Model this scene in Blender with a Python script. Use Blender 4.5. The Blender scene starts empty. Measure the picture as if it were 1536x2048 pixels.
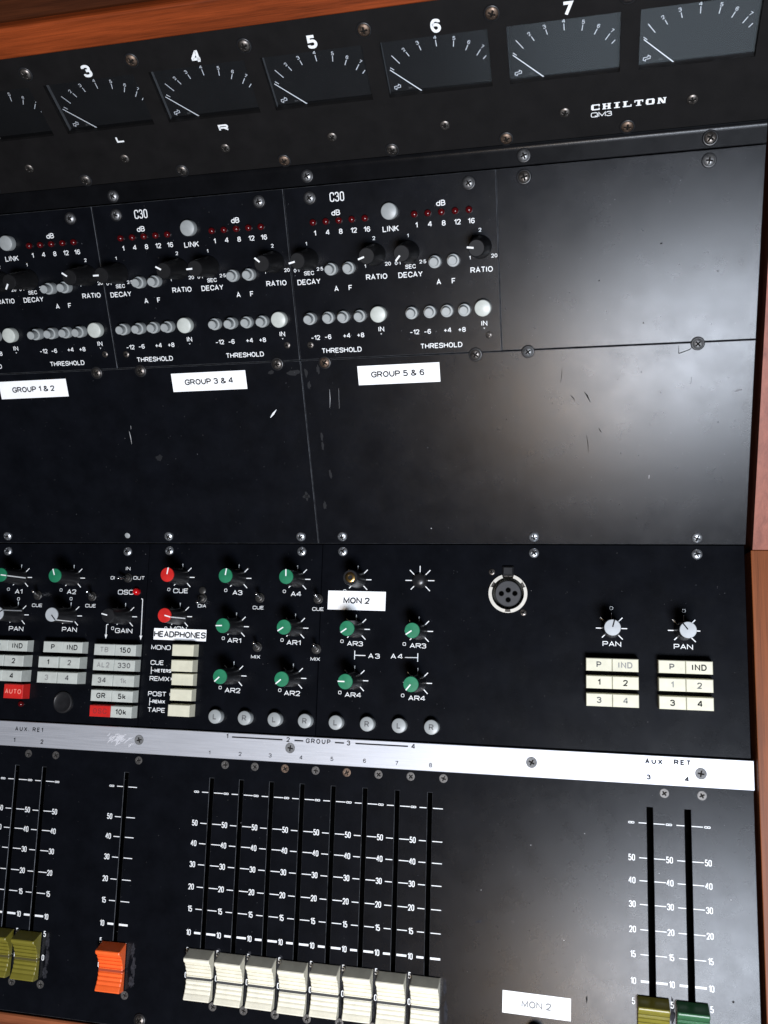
import bpy, math, random
from mathutils import Matrix, Vector
from math import sin, cos, pi, radians

# ------------------------------------------------------------------ camera, light, exposure
scene = bpy.context.scene
COL = scene.collection
MM = 0.001
AU, AM = 0.462308, 1.131840            # slope of the upper panels and of the meter bridge
FOLD = 229.8                    # mm up the upper panels to the fold of the meter bridge

cam_data = bpy.data.cameras.new('camera')
cam = bpy.data.objects.new('camera', cam_data); COL.objects.link(cam)
cam.matrix_world = Matrix(((0.974910, 0.005604, 0.222528, 0.000000), (0.028230, 0.988499, -0.148569, -0.063900), (-0.220801, 0.151124, 0.963540, 0.550000), (0, 0, 0, 1)))
cam_data.sensor_fit = 'AUTO'; cam_data.sensor_width = 36.0; cam_data.lens = 30.9815
cam_data.clip_start = 0.01; cam_data.clip_end = 50
scene.camera = cam

world = bpy.data.worlds.new('World'); scene.world = world; world.use_nodes = True
wn = world.node_tree; bg = wn.nodes['Background']
bg.inputs['Color'].default_value = (0.80, 0.88, 1.0, 1); bg.inputs['Strength'].default_value = 0.008

def area_lamp(name, loc, target, sx, sy, power, color, spread=180):
    l = bpy.data.lights.new(name, 'AREA'); l.shape = 'RECTANGLE'; l.size = sx; l.size_y = sy
    l.energy = power; l.color = color; l.spread = radians(spread)
    o = bpy.data.objects.new(name, l); COL.objects.link(o); o.location = loc
    o.rotation_euler = (Vector(target) - Vector(loc)).to_track_quat('-Z', 'Y').to_euler()
    return o
area_lamp('window_light', (0.20, -0.572, 1.05), (0.06, -0.08, 0.03), 0.36, 0.23, 15.8, (0.80, 0.875, 1.0), 140)
area_lamp('meter_fill_lamp', (0.52, -2.3, -0.05), (0.0, 0.2, 0.1), 1.5, 0.8, 5.0, (0.70, 0.86, 1.0))  # added unseen lamp that puts a bluish reflection on the meter glass
area_lamp('room_lamp', (-0.01, -0.625, 1.0), (0.0, -0.1, 0.03), 0.18, 0.16, 2.0, (1.0, 0.70, 0.42), 140)

scene.view_settings.view_transform = 'Standard'; scene.view_settings.look = 'None'
scene.view_settings.exposure = 0.0; scene.view_settings.gamma = 1.0
scene.view_settings.use_curve_mapping = False
scene.render.engine = 'CYCLES'

# ------------------------------------------------------------------ materials
def mat(name, color, rough=0.5, metal=0.0, spec=0.5, coat=0.0):
    m = bpy.data.materials.new(name); m.use_nodes = True
    b = m.node_tree.nodes['Principled BSDF']
    b.inputs['Base Color'].default_value = (*color, 1); b.inputs['Roughness'].default_value = rough
    b.inputs['Metallic'].default_value = metal; b.inputs['Specular IOR Level'].default_value = spec
    b.inputs['Coat Weight'].default_value = coat
    return m
def nd(m, t, **kw):
    n = m.node_tree.nodes.new(t)
    for k, v in kw.items():
        if k in n.inputs: n.inputs[k].default_value = v
        else: setattr(n, k, v)
    return n
def link(m, a, ao, b, bi): m.node_tree.links.new(a.outputs[ao], b.inputs[bi])
def vary(m, scale=300, lo=0.85, hi=1.15, rlo=None, rhi=None, bump=0.0, bscale=1500, rscale=40, stretch=None):
    """uneven colour, gloss and a fine surface grain, all in the object's own space"""
    b = m.node_tree.nodes['Principled BSDF']
    tc = nd(m, 'ShaderNodeTexCoord')
    mp = nd(m, 'ShaderNodeMapping'); link(m, tc, 'Object', mp, 'Vector')
    if stretch: mp.inputs['Scale'].default_value = stretch
    n = nd(m, 'ShaderNodeTexNoise', Scale=scale, Detail=5.0, Roughness=0.6); link(m, mp, 0, n, 'Vector')
    base = b.inputs['Base Color'].default_value[:]
    r = nd(m, 'ShaderNodeValToRGB'); link(m, n, 'Fac', r, 'Fac')
    r.color_ramp.elements[0].position = 0.3; r.color_ramp.elements[1].position = 0.7
    r.color_ramp.elements[0].color = (*[c*lo for c in base[:3]], 1); r.color_ramp.elements[1].color = (*[c*hi for c in base[:3]], 1)
    link(m, r, 'Color', b, 'Base Color')
    if rlo is not None:
        n2 = nd(m, 'ShaderNodeTexNoise', Scale=rscale, Detail=6.0, Roughness=0.65); link(m, mp, 0, n2, 'Vector')
        mr = nd(m, 'ShaderNodeMapRange'); mr.inputs['From Min'].default_value = 0.3; mr.inputs['From Max'].default_value = 0.7
        mr.inputs['To Min'].default_value = rlo; mr.inputs['To Max'].default_value = rhi
        link(m, n2, 'Fac', mr, 'Value'); link(m, mr, 0, b, 'Roughness')
    if bump:
        n3 = nd(m, 'ShaderNodeTexNoise', Scale=bscale, Detail=2.0); link(m, mp, 0, n3, 'Vector')
        bp = nd(m, 'ShaderNodeBump', Strength=bump, Distance=0.0002); link(m, n3, 'Fac', bp, 'Height')
        link(m, bp, 'Normal', b, 'Normal')
    return m
def wood(name, dark, light, grain_axis, rough=0.42):
    m = mat(name, light, rough, spec=0.22)
    b = m.node_tree.nodes['Principled BSDF']
    tc = nd(m, 'ShaderNodeTexCoord'); mp = nd(m, 'ShaderNodeMapping'); link(m, tc, 'Object', mp, 'Vector')
    s = [60, 60, 60]; s[grain_axis] = 3.0
    mp.inputs['Scale'].default_value = s
    n = nd(m, 'ShaderNodeTexNoise', Scale=3.0, Detail=8.0, Roughness=0.62, Distortion=0.6); link(m, mp, 0, n, 'Vector')
    mp2 = nd(m, 'ShaderNodeMapping'); link(m, tc, 'Object', mp2, 'Vector')
    s2 = [900, 900, 900]; s2[grain_axis] = 22.0
    mp2.inputs['Scale'].default_value = s2
    n2 = nd(m, 'ShaderNodeTexNoise', Scale=1.6, Detail=4.0, Roughness=0.7); link(m, mp2, 0, n2, 'Vector')
    mx = nd(m, 'ShaderNodeMath', operation='ADD'); mu = nd(m, 'ShaderNodeMath', operation='MULTIPLY'); mu.inputs[1].default_value = 0.45
    link(m, n2, 'Fac', mu, 0); link(m, n, 'Fac', mx, 0); link(m, mu, 0, mx, 1)
    r = nd(m, 'ShaderNodeValToRGB'); link(m, mx, 0, r, 'Fac')
    e = r.color_ramp.elements; e[0].position = 0.52; e[1].position = 0.90
    e[0].color = (*dark, 1); e[1].color = (*light, 1)
    link(m, r, 'Color', b, 'Base Color')
    bp = nd(m, 'ShaderNodeBump', Strength=0.25, Distance=0.0002); link(m, n2, 'Fac', bp, 'Height'); link(m, bp, 'Normal', b, 'Normal')
    return m

SP = 0.17
PANEL = vary(mat('satin_black_paint', (0.0030, 0.0034, 0.0048), 0.25, spec=SP), 60, .75, 1.35, .228, .280, .14, 2300, 55)
PANEL_K = vary(mat('black_anodised_paint', (0.0030, 0.0034, 0.0048), 0.25, spec=.13), 60, .75, 1.3, .228, .280, .14, 2300, 55)
BRIDGE = vary(mat('matt_black_paint', (0.0055, 0.0050, 0.0050), 0.5, spec=.13), 80, .8, 1.25, .52, .68, .25, 2200, 60)
RAIL = vary(mat('satin_rail_paint', (0.0035, 0.0036, 0.0042), 0.24, spec=.1), 60, .75, 1.3, .22, .26, .12, 2300, 140)
DARK = mat('shade_black', (0.0008, 0.0008, 0.0008), 0.9, spec=0.0)  # slot, gap and socket-hole shade put into a near-black colour
RECESS = mat('recess_shade', (0.010, 0.009, 0.008), 0.8, spec=0.1)  # screw crosses: the shade of the recess is put into the colour
WHITE = vary(mat('white_print', (0.78, 0.79, 0.78), 0.55, spec=0.2), 900, .8, 1.05)
DIMPRINT = vary(mat('dial_print', (0.68, 0.70, 0.73), 0.6, spec=0.1), 900, .8, 1.05)
BLACKINK = mat('black_ink', (0.015, 0.015, 0.017), 0.8, spec=0.05)
GREYINK = mat('worn_ink', (0.11, 0.11, 0.11), 0.8, spec=0.05)
PALEINK = mat('faded_ink', (0.24, 0.24, 0.23), 0.8, spec=0.05)
STICKERINK = mat('sun_faded_ink', (0.22, 0.22, 0.22), 0.8, spec=0.05)
REDINK = mat('faded_ink_on_red', (0.75, 0.22, 0.17), 0.6, spec=0.2)
DARKREDINK = mat('dark_ink_on_red', (0.28, 0.02, 0.02), 0.6, spec=0.2)
PAPER = vary(mat('white_paper', (0.86, 0.86, 0.85), 0.6, spec=0.25), 120, .95, 1.03)
CREAM = vary(mat('cream_plastic', (0.58, 0.56, 0.43), 0.42), 180, .9, 1.05, .36, .5)
CREAMG = vary(mat('grey_cream_plastic', (0.44, 0.46, 0.42), 0.42), 180, .88, 1.06, .36, .5)
GREYP = vary(mat('grey_plastic', (0.27, 0.285, 0.28), 0.42), 200, .9, 1.06, .36, .5)
REDP = vary(mat('red_plastic', (0.50, 0.016, 0.013), 0.4), 200, .85, 1.1, .34, .48)
GREENP = vary(mat('green_plastic', (0.012, 0.16, 0.075), 0.42), 200, .85, 1.1, .36, .5)
CAPGREY = vary(mat('light_grey_plastic', (0.38, 0.40, 0.41), 0.4), 200, .92, 1.05, .36, .48)
KNOB = vary(mat('black_plastic', (0.010, 0.010, 0.011), 0.36), 300, .8, 1.2, .3, .45)
KNOBG = vary(mat('dark_grey_plastic', (0.007, 0.007, 0.0075), 0.55, spec=.16), 300, .85, 1.15, .42, .58)
LEDM = mat('dark_red_lens', (0.060, 0.002, 0.003), 0.2, spec=0.4)
ZINC = vary(mat('zinc_steel', (0.52, 0.54, 0.56), 0.36, .9), 700, .6, 1.2, .28, .46, .15, 1200, 500)
ZINCD = vary(mat('dull_zinc_steel', (0.30, 0.30, 0.30), 0.42, .85), 700, .5, 1.25, .32, .54, .15, 1200, 500)
OLDSTEEL = vary(mat('tarnished_steel', (0.15, 0.135, 0.122), 0.42, .9), 700, .45, 1.25, .28, .5, .15, 1200, 500)
RUST = vary(mat('rusty_steel', (0.16, 0.112, 0.082), 0.5, 0.8), 700, .4, 1.3, .32, .6, .2, 1200, 500)
BLACKSCREW = vary(mat('black_oxide_steel', (0.10, 0.095, 0.09), 0.5, 0.7), 700, .6, 1.3, .4, .6, .15, 1200, 500)
CHROME = mat('chrome', (0.62, 0.62, 0.62), 0.16, 1.0)
NUT = mat('dark_nut', (0.05, 0.048, 0.045), 0.4, 0.7)
EDGE = vary(mat('worn_edge', (0.11, 0.115, 0.125), 0.4, 0.6), 150, .3, 1.3)
STRIPSCREW = vary(mat('grey_screw', (0.16, 0.16, 0.16), 0.65, .2, spec=.2), 600, .6, 1.2)
BRASS = mat('brass', (0.72, 0.46, 0.16), 0.25, 1.0)
NICKEL = vary(mat('dull_nickel', (0.66, 0.63, 0.56), 0.42, 0.55), 400, .9, 1.06)
ALU = vary(mat('brushed_aluminium', (0.50, 0.51, 0.54), 0.52, .6), 30, .92, 1.05, .46, .57, .1, 900, 30, (1, 60, 1))
WHITECAP = vary(mat('ivory_plastic', (0.74, 0.70, 0.56), 0.4), 140, .84, 1.05, .35, .48)
ORANGECAP = vary(mat('orange_plastic', (0.80, 0.115, 0.020), 0.4), 120, .92, 1.05, .35, .48)
OLIVECAP = vary(mat('olive_plastic', (0.155, 0.135, 0.018), 0.38), 120, .9, 1.06, .33, .46)
GREENCAP = vary(mat('bottle_green_plastic', (0.035, 0.115, 0.05), 0.24), 120, .88, 1.06, .18, .30)
CAPLINE = mat('grey_line', (0.045, 0.045, 0.045), 0.6, spec=0.2)
DIAL = vary(mat('dark_dial', (0.0085, 0.0088, 0.0095), 0.6, spec=.2), 100, .9, 1.1, .45, .55)
HOUSING = vary(mat('meter_housing', (0.15, 0.155, 0.16), 0.45), 200, .85, 1.15)
NEEDLE = mat('white_needle', (0.82, 0.84, 0.86), 0.45)
SCUFF = mat('light_scuff', (0.42, 0.42, 0.42), 0.7, spec=0.2)
SMUDGE = mat('grey_smudge', (0.06, 0.06, 0.065), 0.45, spec=.3)
DIMSCUFF = mat('faint_scuff', (0.011, 0.0115, 0.013), 0.5, spec=0.14)
DARKSCUFF = mat('dark_scuff', (0.012, 0.011, 0.010), 0.85, spec=0.05)
RUBBED = mat('rubbed_metal', (0.50, 0.50, 0.52), 0.6, spec=.2)
FLECK = mat('dust_fleck', (0.10, 0.10, 0.105), 0.9, spec=.05)
DUST = vary(mat('dusty_residue', (0.022, 0.022, 0.026), 0.85, spec=0.1), 500, .35, 1.5)
WOODTOP = wood('teak_top', (0.075, 0.014, 0.003), (0.26, 0.048, 0.011), 0)
WOODUP = wood('upper_cheek_wood', (0.14, 0.042, 0.026), (0.25, 0.082, 0.052), 1, .5)  # pinker cheek wood: light on its steeper facing is put into the colour
WOODREAR = wood('dark_rear_wood', (0.018, 0.005, 0.002), (0.055, 0.015, 0.005), 0)
WOODFRONT = wood('teak_front', (0.12, 0.035, 0.015), (0.27, 0.085, 0.035), 0)
WOODLOW = wood('teak_cheek', (0.09, 0.025, 0.006), (0.21, 0.060, 0.017), 1, .5)

GLASS = bpy.data.materials.new('meter_glass'); GLASS.use_nodes = True
_nt = GLASS.node_tree; _nt.nodes.clear()
_o = _nt.nodes.new('ShaderNodeOutputMaterial'); _t = _nt.nodes.new('ShaderNodeBsdfTransparent'); _g = _nt.nodes.new('ShaderNodeBsdfGlossy')
_m = _nt.nodes.new('ShaderNodeMixShader'); _f = _nt.nodes.new('ShaderNodeFresnel'); _f.inputs['IOR'].default_value = 1.75
_g.inputs['Roughness'].default_value = 0.22; _t.inputs['Color'].default_value = (0.93, 0.95, 0.97, 1)
_nt.links.new(_f.outputs[0], _m.inputs[0]); _nt.links.new(_t.outputs[0], _m.inputs[1]); _nt.links.new(_g.outputs[0], _m.inputs[2]); _nt.links.new(_m.outputs[0], _o.inputs[0])

# ------------------------------------------------------------------ frames and things
def R_x(a): return Matrix.Rotation(a, 4, 'X')
FK = Matrix.Identity(4)
FU = R_x(AU)
FM = Matrix.Translation((0, cos(AU)*FOLD*MM, sin(AU)*FOLD*MM)) @ R_x(AM)

class Thing:
    def __init__(s, name, label, cat, frame, x, y, group=None):
        s.frame = frame; s.m = frame @ Matrix.Translation((x*MM, y*MM, 0)); s.inv = s.m.inverted(); s.x, s.y = x, y
        o = bpy.data.objects.new(name, None); COL.objects.link(o); o.matrix_world = s.m
        o.empty_display_size = 0.01
        o['label'] = label; o['category'] = cat
        if group: o['group'] = group
        s.o = o
def put(name, mesh, t, frame=None, x=0, y=0, h=0, rz=0, parent=None, label=None):
    """link a mesh as a part of thing t, standing at (x, y, h) mm in a panel frame; parent = a part makes it a sub-part at that part's origin"""
    o = bpy.data.objects.new(name, mesh); COL.objects.link(o)
    if parent is not None:
        o.parent = parent; o.matrix_basis = Matrix.Translation((x*MM, y*MM, h*MM)) @ Matrix.Rotation(rz, 4, 'Z')
    else:
        o.parent = t.o
        o.matrix_basis = t.inv @ (frame or t.frame) @ Matrix.Translation((x*MM, y*MM, h*MM)) @ Matrix.Rotation(rz, 4, 'Z')
    if label: o['label'] = label
    return o

# ------------------------------------------------------------------ mesh builder (millimetres)
class MB:
    def __init__(s): s.v = []; s.f = []; s.mi = []; s.sm = []; s.mats = []; s.blk = []
    def mid(s, m):
        if m not in s.mats: s.mats.append(m)
        return s.mats.index(m)
    def add(s, vs, fs, m, smooth=False):
        s.blk.append((len(s.v), len(s.f), len(vs), len(fs))); b = len(s.v); k = s.mid(m); s.v += [tuple(p) for p in vs]
        for f in fs: s.f.append([i+b for i in f]); s.mi.append(k); s.sm.append(smooth)
    def box(s, x0, x1, y0, y1, z0, z1, m, c=0.0, taper=0.0):
        """box with chamfered top edges; taper widens the foot"""
        t = taper
        if c <= 0:
            vs = [(x0-t,y0-t,z0),(x1+t,y0-t,z0),(x1+t,y1+t,z0),(x0-t,y1+t,z0),(x0,y0,z1),(x1,y0,z1),(x1,y1,z1),(x0,y1,z1)]
            s.add(vs, [(3,2,1,0),(4,5,6,7),(0,1,5,4),(1,2,6,5),(2,3,7,6),(3,0,4,7)], m)
        else:
            vs = [(x0-t,y0-t,z0),(x1+t,y0-t,z0),(x1+t,y1+t,z0),(x0-t,y1+t,z0),
                  (x0,y0,z1-c),(x1,y0,z1-c),(x1,y1,z1-c),(x0,y1,z1-c),
                  (x0+c,y0+c,z1),(x1-c,y0+c,z1),(x1-c,y1-c,z1),(x0+c,y1-c,z1)]
            fs = [(3,2,1,0),(8,9,10,11)]
            for a in (0,4):
                for i in range(4): j = (i+1) % 4; fs.append((a+i,a+j,a+4+j,a+4+i))
            s.add(vs, fs, m)
    def quad(s, pts, m): s.add(pts, [tuple(range(len(pts)))], m)
    def lathe(s, prof, m, seg=32, cx=0, cy=0, smooth=True, cap=True):
        vs = []; fs = []; n = len(prof)
        for r, z in prof:
            for k in range(seg): a = 2*pi*k/seg; vs.append((cx+r*cos(a), cy+r*sin(a), z))
        for i in range(n-1):
            for k in range(seg): k2 = (k+1) % seg; fs.append((i*seg+k, i*seg+k2, (i+1)*seg+k2, (i+1)*seg+k))
        if cap: fs.append(tuple((n-1)*seg+k for k in range(seg)))
        s.add(vs, fs, m, smooth)
    def tube(s, a, b, r0, r1, m, seg=14, round_end=True):
        a = Vector(a); b = Vector(b); d = (b-a).normalized(); q = d.to_track_quat('Z', 'Y')
        L = (b-a).length; prof = [(r0, 0), (r1, L-r1*.5)]
        if round_end: prof += [(r1*.92, L-r1*.2), (r1*.7, L+r1*.1), (r1*.38, L+r1*.28), (r1*.05, L+r1*.33)]
        vs = []; fs = []
        for r, z in prof:
            for k in range(seg): t = 2*pi*k/seg; vs.append(a + q @ Vector((r*cos(t), r*sin(t), z)))
        for i in range(len(prof)-1):
            for k in range(seg): k2 = (k+1) % seg; fs.append((i*seg+k, i*seg+k2, (i+1)*seg+k2, (i+1)*seg+k))
        fs.append(tuple((len(prof)-1)*seg+k for k in range(seg)))
        s.add(vs, fs, m, True)
    def bar(s, a, b, w, z, m):
        """flat printed line from a to b, width w, at height z"""
        a = Vector((*a, 0)); b = Vector((*b, 0)); d = (b-a).normalized(); n = Vector((-d.y, d.x, 0))*w/2
        s.add([(p.x, p.y, z) for p in (a-n, b-n, b+n, a+n)], [(0,1,2,3)], m)
    def plate(s, x0, x1, y0, y1, z0, z1, m, holes=(), c=0.35, wall=None, edge=None, open_=(), hc=0.0):
        """sheet with chamfered rim and rectangular openings"""
        hh = [(a-hc, b+hc, e-hc, d+hc) for a, b, e, d in holes] + list(open_)
        xs = sorted({x0+c, x1-c, *[h[0] for h in hh], *[h[1] for h in hh]}); ys = sorted({y0+c, y1-c, *[h[2] for h in hh], *[h[3] for h in hh]})
        for i in range(len(xs)-1):
            for j in range(len(ys)-1):
                cx = (xs[i]+xs[i+1])/2; cy = (ys[j]+ys[j+1])/2
                if any(h[0] < cx < h[1] and h[2] < cy < h[3] for h in hh): continue
                s.quad([(xs[i],ys[j],z1),(xs[i+1],ys[j],z1),(xs[i+1],ys[j+1],z1),(xs[i],ys[j+1],z1)], m)
        o = [(x0,y0),(x1,y0),(x1,y1),(x0,y1)]; n = [(x0+c,y0+c),(x1-c,y0+c),(x1-c,y1-c),(x0+c,y1-c)]
        for i in range(4):
            j = (i+1) % 4
            s.quad([(*o[i],z1-c),(*o[j],z1-c),(*n[j],z1),(*n[i],z1)], edge or m); s.quad([(*o[i],z0),(*o[j],z0),(*o[j],z1-c),(*o[i],z1-c)], m)
        for a, b, e, d in holes:
            p = [(a,e),(b,e),(b,d),(a,d)]
            for i in range(4):
                j = (i+1) % 4; s.quad([(*p[j],z0),(*p[i],z0),(*p[i],z1-hc),(*p[j],z1-hc)], wall or m)
                if hc:
                    q = [(a-hc,e-hc),(b+hc,e-hc),(b+hc,d+hc),(a-hc,d+hc)]; s.quad([(*p[j],z1-hc),(*p[i],z1-hc),(*q[i],z1),(*q[j],z1)], edge or m)
    def mesh(s, name, origin=(0, 0, 0), sharp=35):
        me = bpy.data.meshes.new(name); ox, oy, oz = origin
        me.from_pydata([((x-ox)*MM, (y-oy)*MM, (z-oz)*MM) for x, y, z in s.v], [], s.f)
        for m in s.mats: me.materials.append(m)
        me.polygons.foreach_set('material_index', s.mi); me.polygons.foreach_set('use_smooth', s.sm)
        me.update()
        if any(s.sm): me.set_sharp_from_angle(angle=radians(sharp))
        return me
    def clusters(s, gap=9.0):
        bb = []
        for v0, f0, nv, nf in s.blk:
            P = s.v[v0:v0+nv]; bb.append([min(p[0] for p in P)-gap/2, max(p[0] for p in P)+gap/2, min(p[1] for p in P)-gap/2, max(p[1] for p in P)+gap/2])
        par = list(range(len(bb)))
        def find(i):
            while par[i] != i: par[i] = par[par[i]]; i = par[i]
            return i
        for i in range(len(bb)):
            for j in range(i):
                if bb[i][0] < bb[j][1] and bb[j][0] < bb[i][1] and bb[i][2] < bb[j][3] and bb[j][2] < bb[i][3]: par[find(i)] = find(j)
        out = {}
        for i, (v0, f0, nv, nf) in enumerate(s.blk):
            q = out.setdefault(find(i), MB())
            b = len(q.v); q.blk.append((b, len(q.f), nv, nf)); q.v += s.v[v0:v0+nv]
            for k in range(f0, f0+nf):
                q.f.append([x-v0+b for x in s.f[k]]); q.mi.append(q.mid(s.mats[s.mi[k]])); q.sm.append(s.sm[k])
        return list(out.values())
    def part(s, name, t, parent=None, label=None, frame=None):
        """drawn in absolute panel millimetres; becomes a part of t (or, with parent, a sub-part standing on that part)"""
        if name == 'lettering' and len(s.blk) > 1:
            c = s.clusters()
            if len(c) > 1:
                for q in c: q.blk = q.blk[:1]; q.part(name, t)
                return None
        if parent is not None:
            o = bpy.data.objects.new(name, s.mesh(name)); COL.objects.link(o); o.parent = parent
            o.matrix_basis = parent.matrix_basis.inverted() @ t.inv @ (frame or t.frame)
            return o
        if frame is not None: return put(name, s.mesh(name), t, frame, label=label)
        return put(name, s.mesh(name, (t.x, t.y, 0)), t, None, t.x, t.y, 0, label=label)

# ------------------------------------------------------------------ stroke lettering
GL = {
'A':(1.0,"0,0 .5,1 1,0;.2,.32 .8,.32"),'B':(.95,"0,0 0,1 .93,1* .93,.52* 0,.52;.5,.52 1,.52* 1,0* 0,0"),'C':(1.0,"1,.70 1,1* 0,1* 0,0* 1,0* 1,.30"),
'D':(1.0,"0,0 0,1 1,1* 1,0* 0,0 z"),'E':(.85,"1,1 0,1 0,0 1,0;0,.52 .88,.52"),'F':(.82,"1,1 0,1 0,0;0,.5 .85,.5"),'G':(1.05,"1,.72 1,1* 0,1* 0,0* 1,0* 1,.46 .55,.46"),
'H':(.98,"0,0 0,1;1,0 1,1;0,.52 1,.52"),'I':(0,"0,0 0,1"),'K':(.95,"0,0 0,1;1,1 .06,.42;.36,.60 1,0"),'L':(.82,"0,1 0,0 1,0"),'M':(1.15,"0,0 0,1 .5,.12 1,1 1,0"),
'N':(1.0,"0,0 0,1 1,0 1,1"),'O':(1.08,"0,0* 0,1* 1,1* 1,0* z"),'P':(.95,"0,0 0,1 1,1* 1,.45* 0,.45"),'Q':(1.08,"0,0* 0,1* 1,1* 1,0* z;.6,.3 1.05,-.06"),
'R':(1.0,"0,0 0,1 1,1* 1,.48* 0,.48;.55,.48 1,0"),'S':(.95,".97,.74 .97,1* 0,1* 0,.52* 1,.52* 1,0* 0,0* 0,.25"),'T':(.95,"0,1 1,1;.5,1 .5,0"),'U':(1.0,"0,1 0,0* 1,0* 1,1"),
'Y':(1.0,"0,1 .5,.48 1,1;.5,.48 .5,0"),'V':(1.0,"0,1 .5,0 1,1"),'X':(1.0,"0,0 1,1;0,1 1,0"),'0':(.88,"0,0* 0,1* 1,1* 1,0* z"),'1':(.42,"0,.76 1,1 1,0"),'2':(.85,"0,.72 0,1* .98,1* .98,.56* 0,0 1,0"),
'3':(.85,"0,.78 0,1* .94,1* .94,.54* .35,.54;.5,.54 1,.54* 1,0* 0,0* 0,.22"),'4':(.96,".74,0 .74,1 .64,1 0,.38 0,.30 1,.30"),'5':(.85,".92,1 .10,1 .06,.56 1,.62* 1,0* 0,0* 0,.22"),
'6':(.86,".94,.80 .94,1* 0,1* 0,0* 1,0* 1,.60* .04,.60"),'7':(.85,"0,1 1,1 .34,0"),'8':(.86,".05,.53* .05,1* .95,1* .95,.53* z;0,0* 0,.53* 1,.53* 1,0* z"),
'9':(.86,".06,.2 .06,0* 1,0* 1,1* 0,1* 0,.40* .96,.40"),'&':(1.05,"1.02,0 .16,.74* .16,1* .70,1* .70,.66* 0,.40* 0,0* .80,0* 1.02,.42"),'+':(.8,".5,.12 .5,.82;0,.47 1,.47"),
'-':(.65,"0,.42 1,.42"),'.':(0,"0,0 0,.12"),'*':(0,"0,.42 0,.56"),'d':(.85,"1,1 1,0;1,.12 1,.66* 0,.66* 0,0* 1,0*"),'k':(.80,"0,0 0,1;.95,.66 .05,.26;.36,.40 1,0"),
'~':(1.5,"0,.25* 0,.75* .5,.75* .5,.25* z;.5,.25* .5,.75* 1,.75* 1,.25* z"),'v':(.7,"0,1 .5,.5 1,1"),'>':(.4,"0,.2 0,.8 1,.5 z"),
}
FONT = dict(euro=dict(R=.30,w=.96,g=.30,t=.14), helv=dict(R=9,w=.70,g=.27,t=.155), cond=dict(R=.22,w=.40,g=.19,t=.14), c30=dict(R=.22,w=.42,g=.20,t=.11),
            bold=dict(R=9,w=.62,g=.34,t=.22), xbold=dict(R=.3,w=1.25,g=.4,t=.26), engr=dict(R=9,w=.64,g=.36,t=.19), thin=dict(R=.3,w=1.05,g=.28,t=.14))
def glyph_paths(ch, w, h, R):
    out = []
    for seg in GL[ch][1].split(';'):
        toks = seg.split(); closed = toks[-1] == 'z'; toks = [t for t in toks if t != 'z']
        P = []
        for t in toks:
            r = t.endswith('*'); a, b = t.rstrip('*').split(','); P.append((Vector((float(a)*w, float(b)*h)), r))
        pts = []; n = len(P)
        for i, (p, r) in enumerate(P):
            if not r or (not closed and i in (0, n-1)): pts.append(p); continue
            a = P[(i-1) % n][0]; b = P[(i+1) % n][0]
            ra = min(R*h, (a-p).length/2); rb = min(R*h, (b-p).length/2)
            u = (a-p).normalized()*ra; v = (b-p).normalized()*rb
            for k in range(6):
                th = pi/2*k/5; q = p + u*(1-sin(th)) + v*(1-cos(th))
                if not pts or (q-pts[-1]).length > 1e-4: pts.append(q)
        if closed and (pts[0]-pts[-1]).length < 1e-4: pts.pop()
        out.append((pts, closed))
    return out
def stroke(mb, pts, closed, t, z, m, xf):
    n = len(pts); L = []; Rr = []
    for i in range(n):
        p = pts[i]; a = pts[i-1] if (i > 0 or closed) else None; b = pts[(i+1) % n] if (i < n-1 or closed) else None
        d0 = (p-a).normalized() if a is not None else None; d1 = (b-p).normalized() if b is not None else None
        if d0 is None: d0 = d1
        if d1 is None: d1 = d0
        n0 = Vector((-d0.y, d0.x)); n1 = Vector((-d1.y, d1.x)); q = n0+n1
        if q.length < 1e-3: q = n0
        q.normalize(); k = 1/max(.45, q.dot(n0)); q = q*k*t/2
        L.append(xf(p+q)); Rr.append(xf(p-q))
    vs = [(x, y, z) for x, y in Rr] + [(x, y, z) for x, y in L]
    fs = [(i, (i+1) % n, n+(i+1) % n, n+i) for i in range(n if closed else n-1)]
    mb.add(vs, fs, m)
def text(mb, s, pos, h, font='helv', m=None, z=0.06, rot=0.0, t=None, w=None, g=None, anchor='c'):
    F = FONT[font]; w0 = (w or F['w'])*h; g0 = (g if g is not None else F['g'])*h; tt = (t or F['t'])*h
    x = 0; items = []
    for ch in s:
        if ch == ' ': x += w0*.45 + g0*.3; continue
        gw = GL[ch][0]*w0; items.append((ch, x, gw)); x += gw + g0 + (tt*.4 if gw == 0 else 0)
    W = x - g0; off = {'c': -W/2, 'l': 0, 'r': -W}[anchor]; c, sn = cos(rot), sin(rot); k = 0
    for ch, gx, gw in items:
        for pts, closed in glyph_paths(ch, gw, h-tt, F['R']):
            def xf(p, gx=gx):
                u = p.x+gx+off; v = p.y - (h-tt)/2
                return (pos[0]+u*c-v*sn, pos[1]+u*sn+v*c)
            k += 1
            stroke(mb, pts, closed, tt, z+0.004*(k % 4), m or WHITE, xf)

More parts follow.
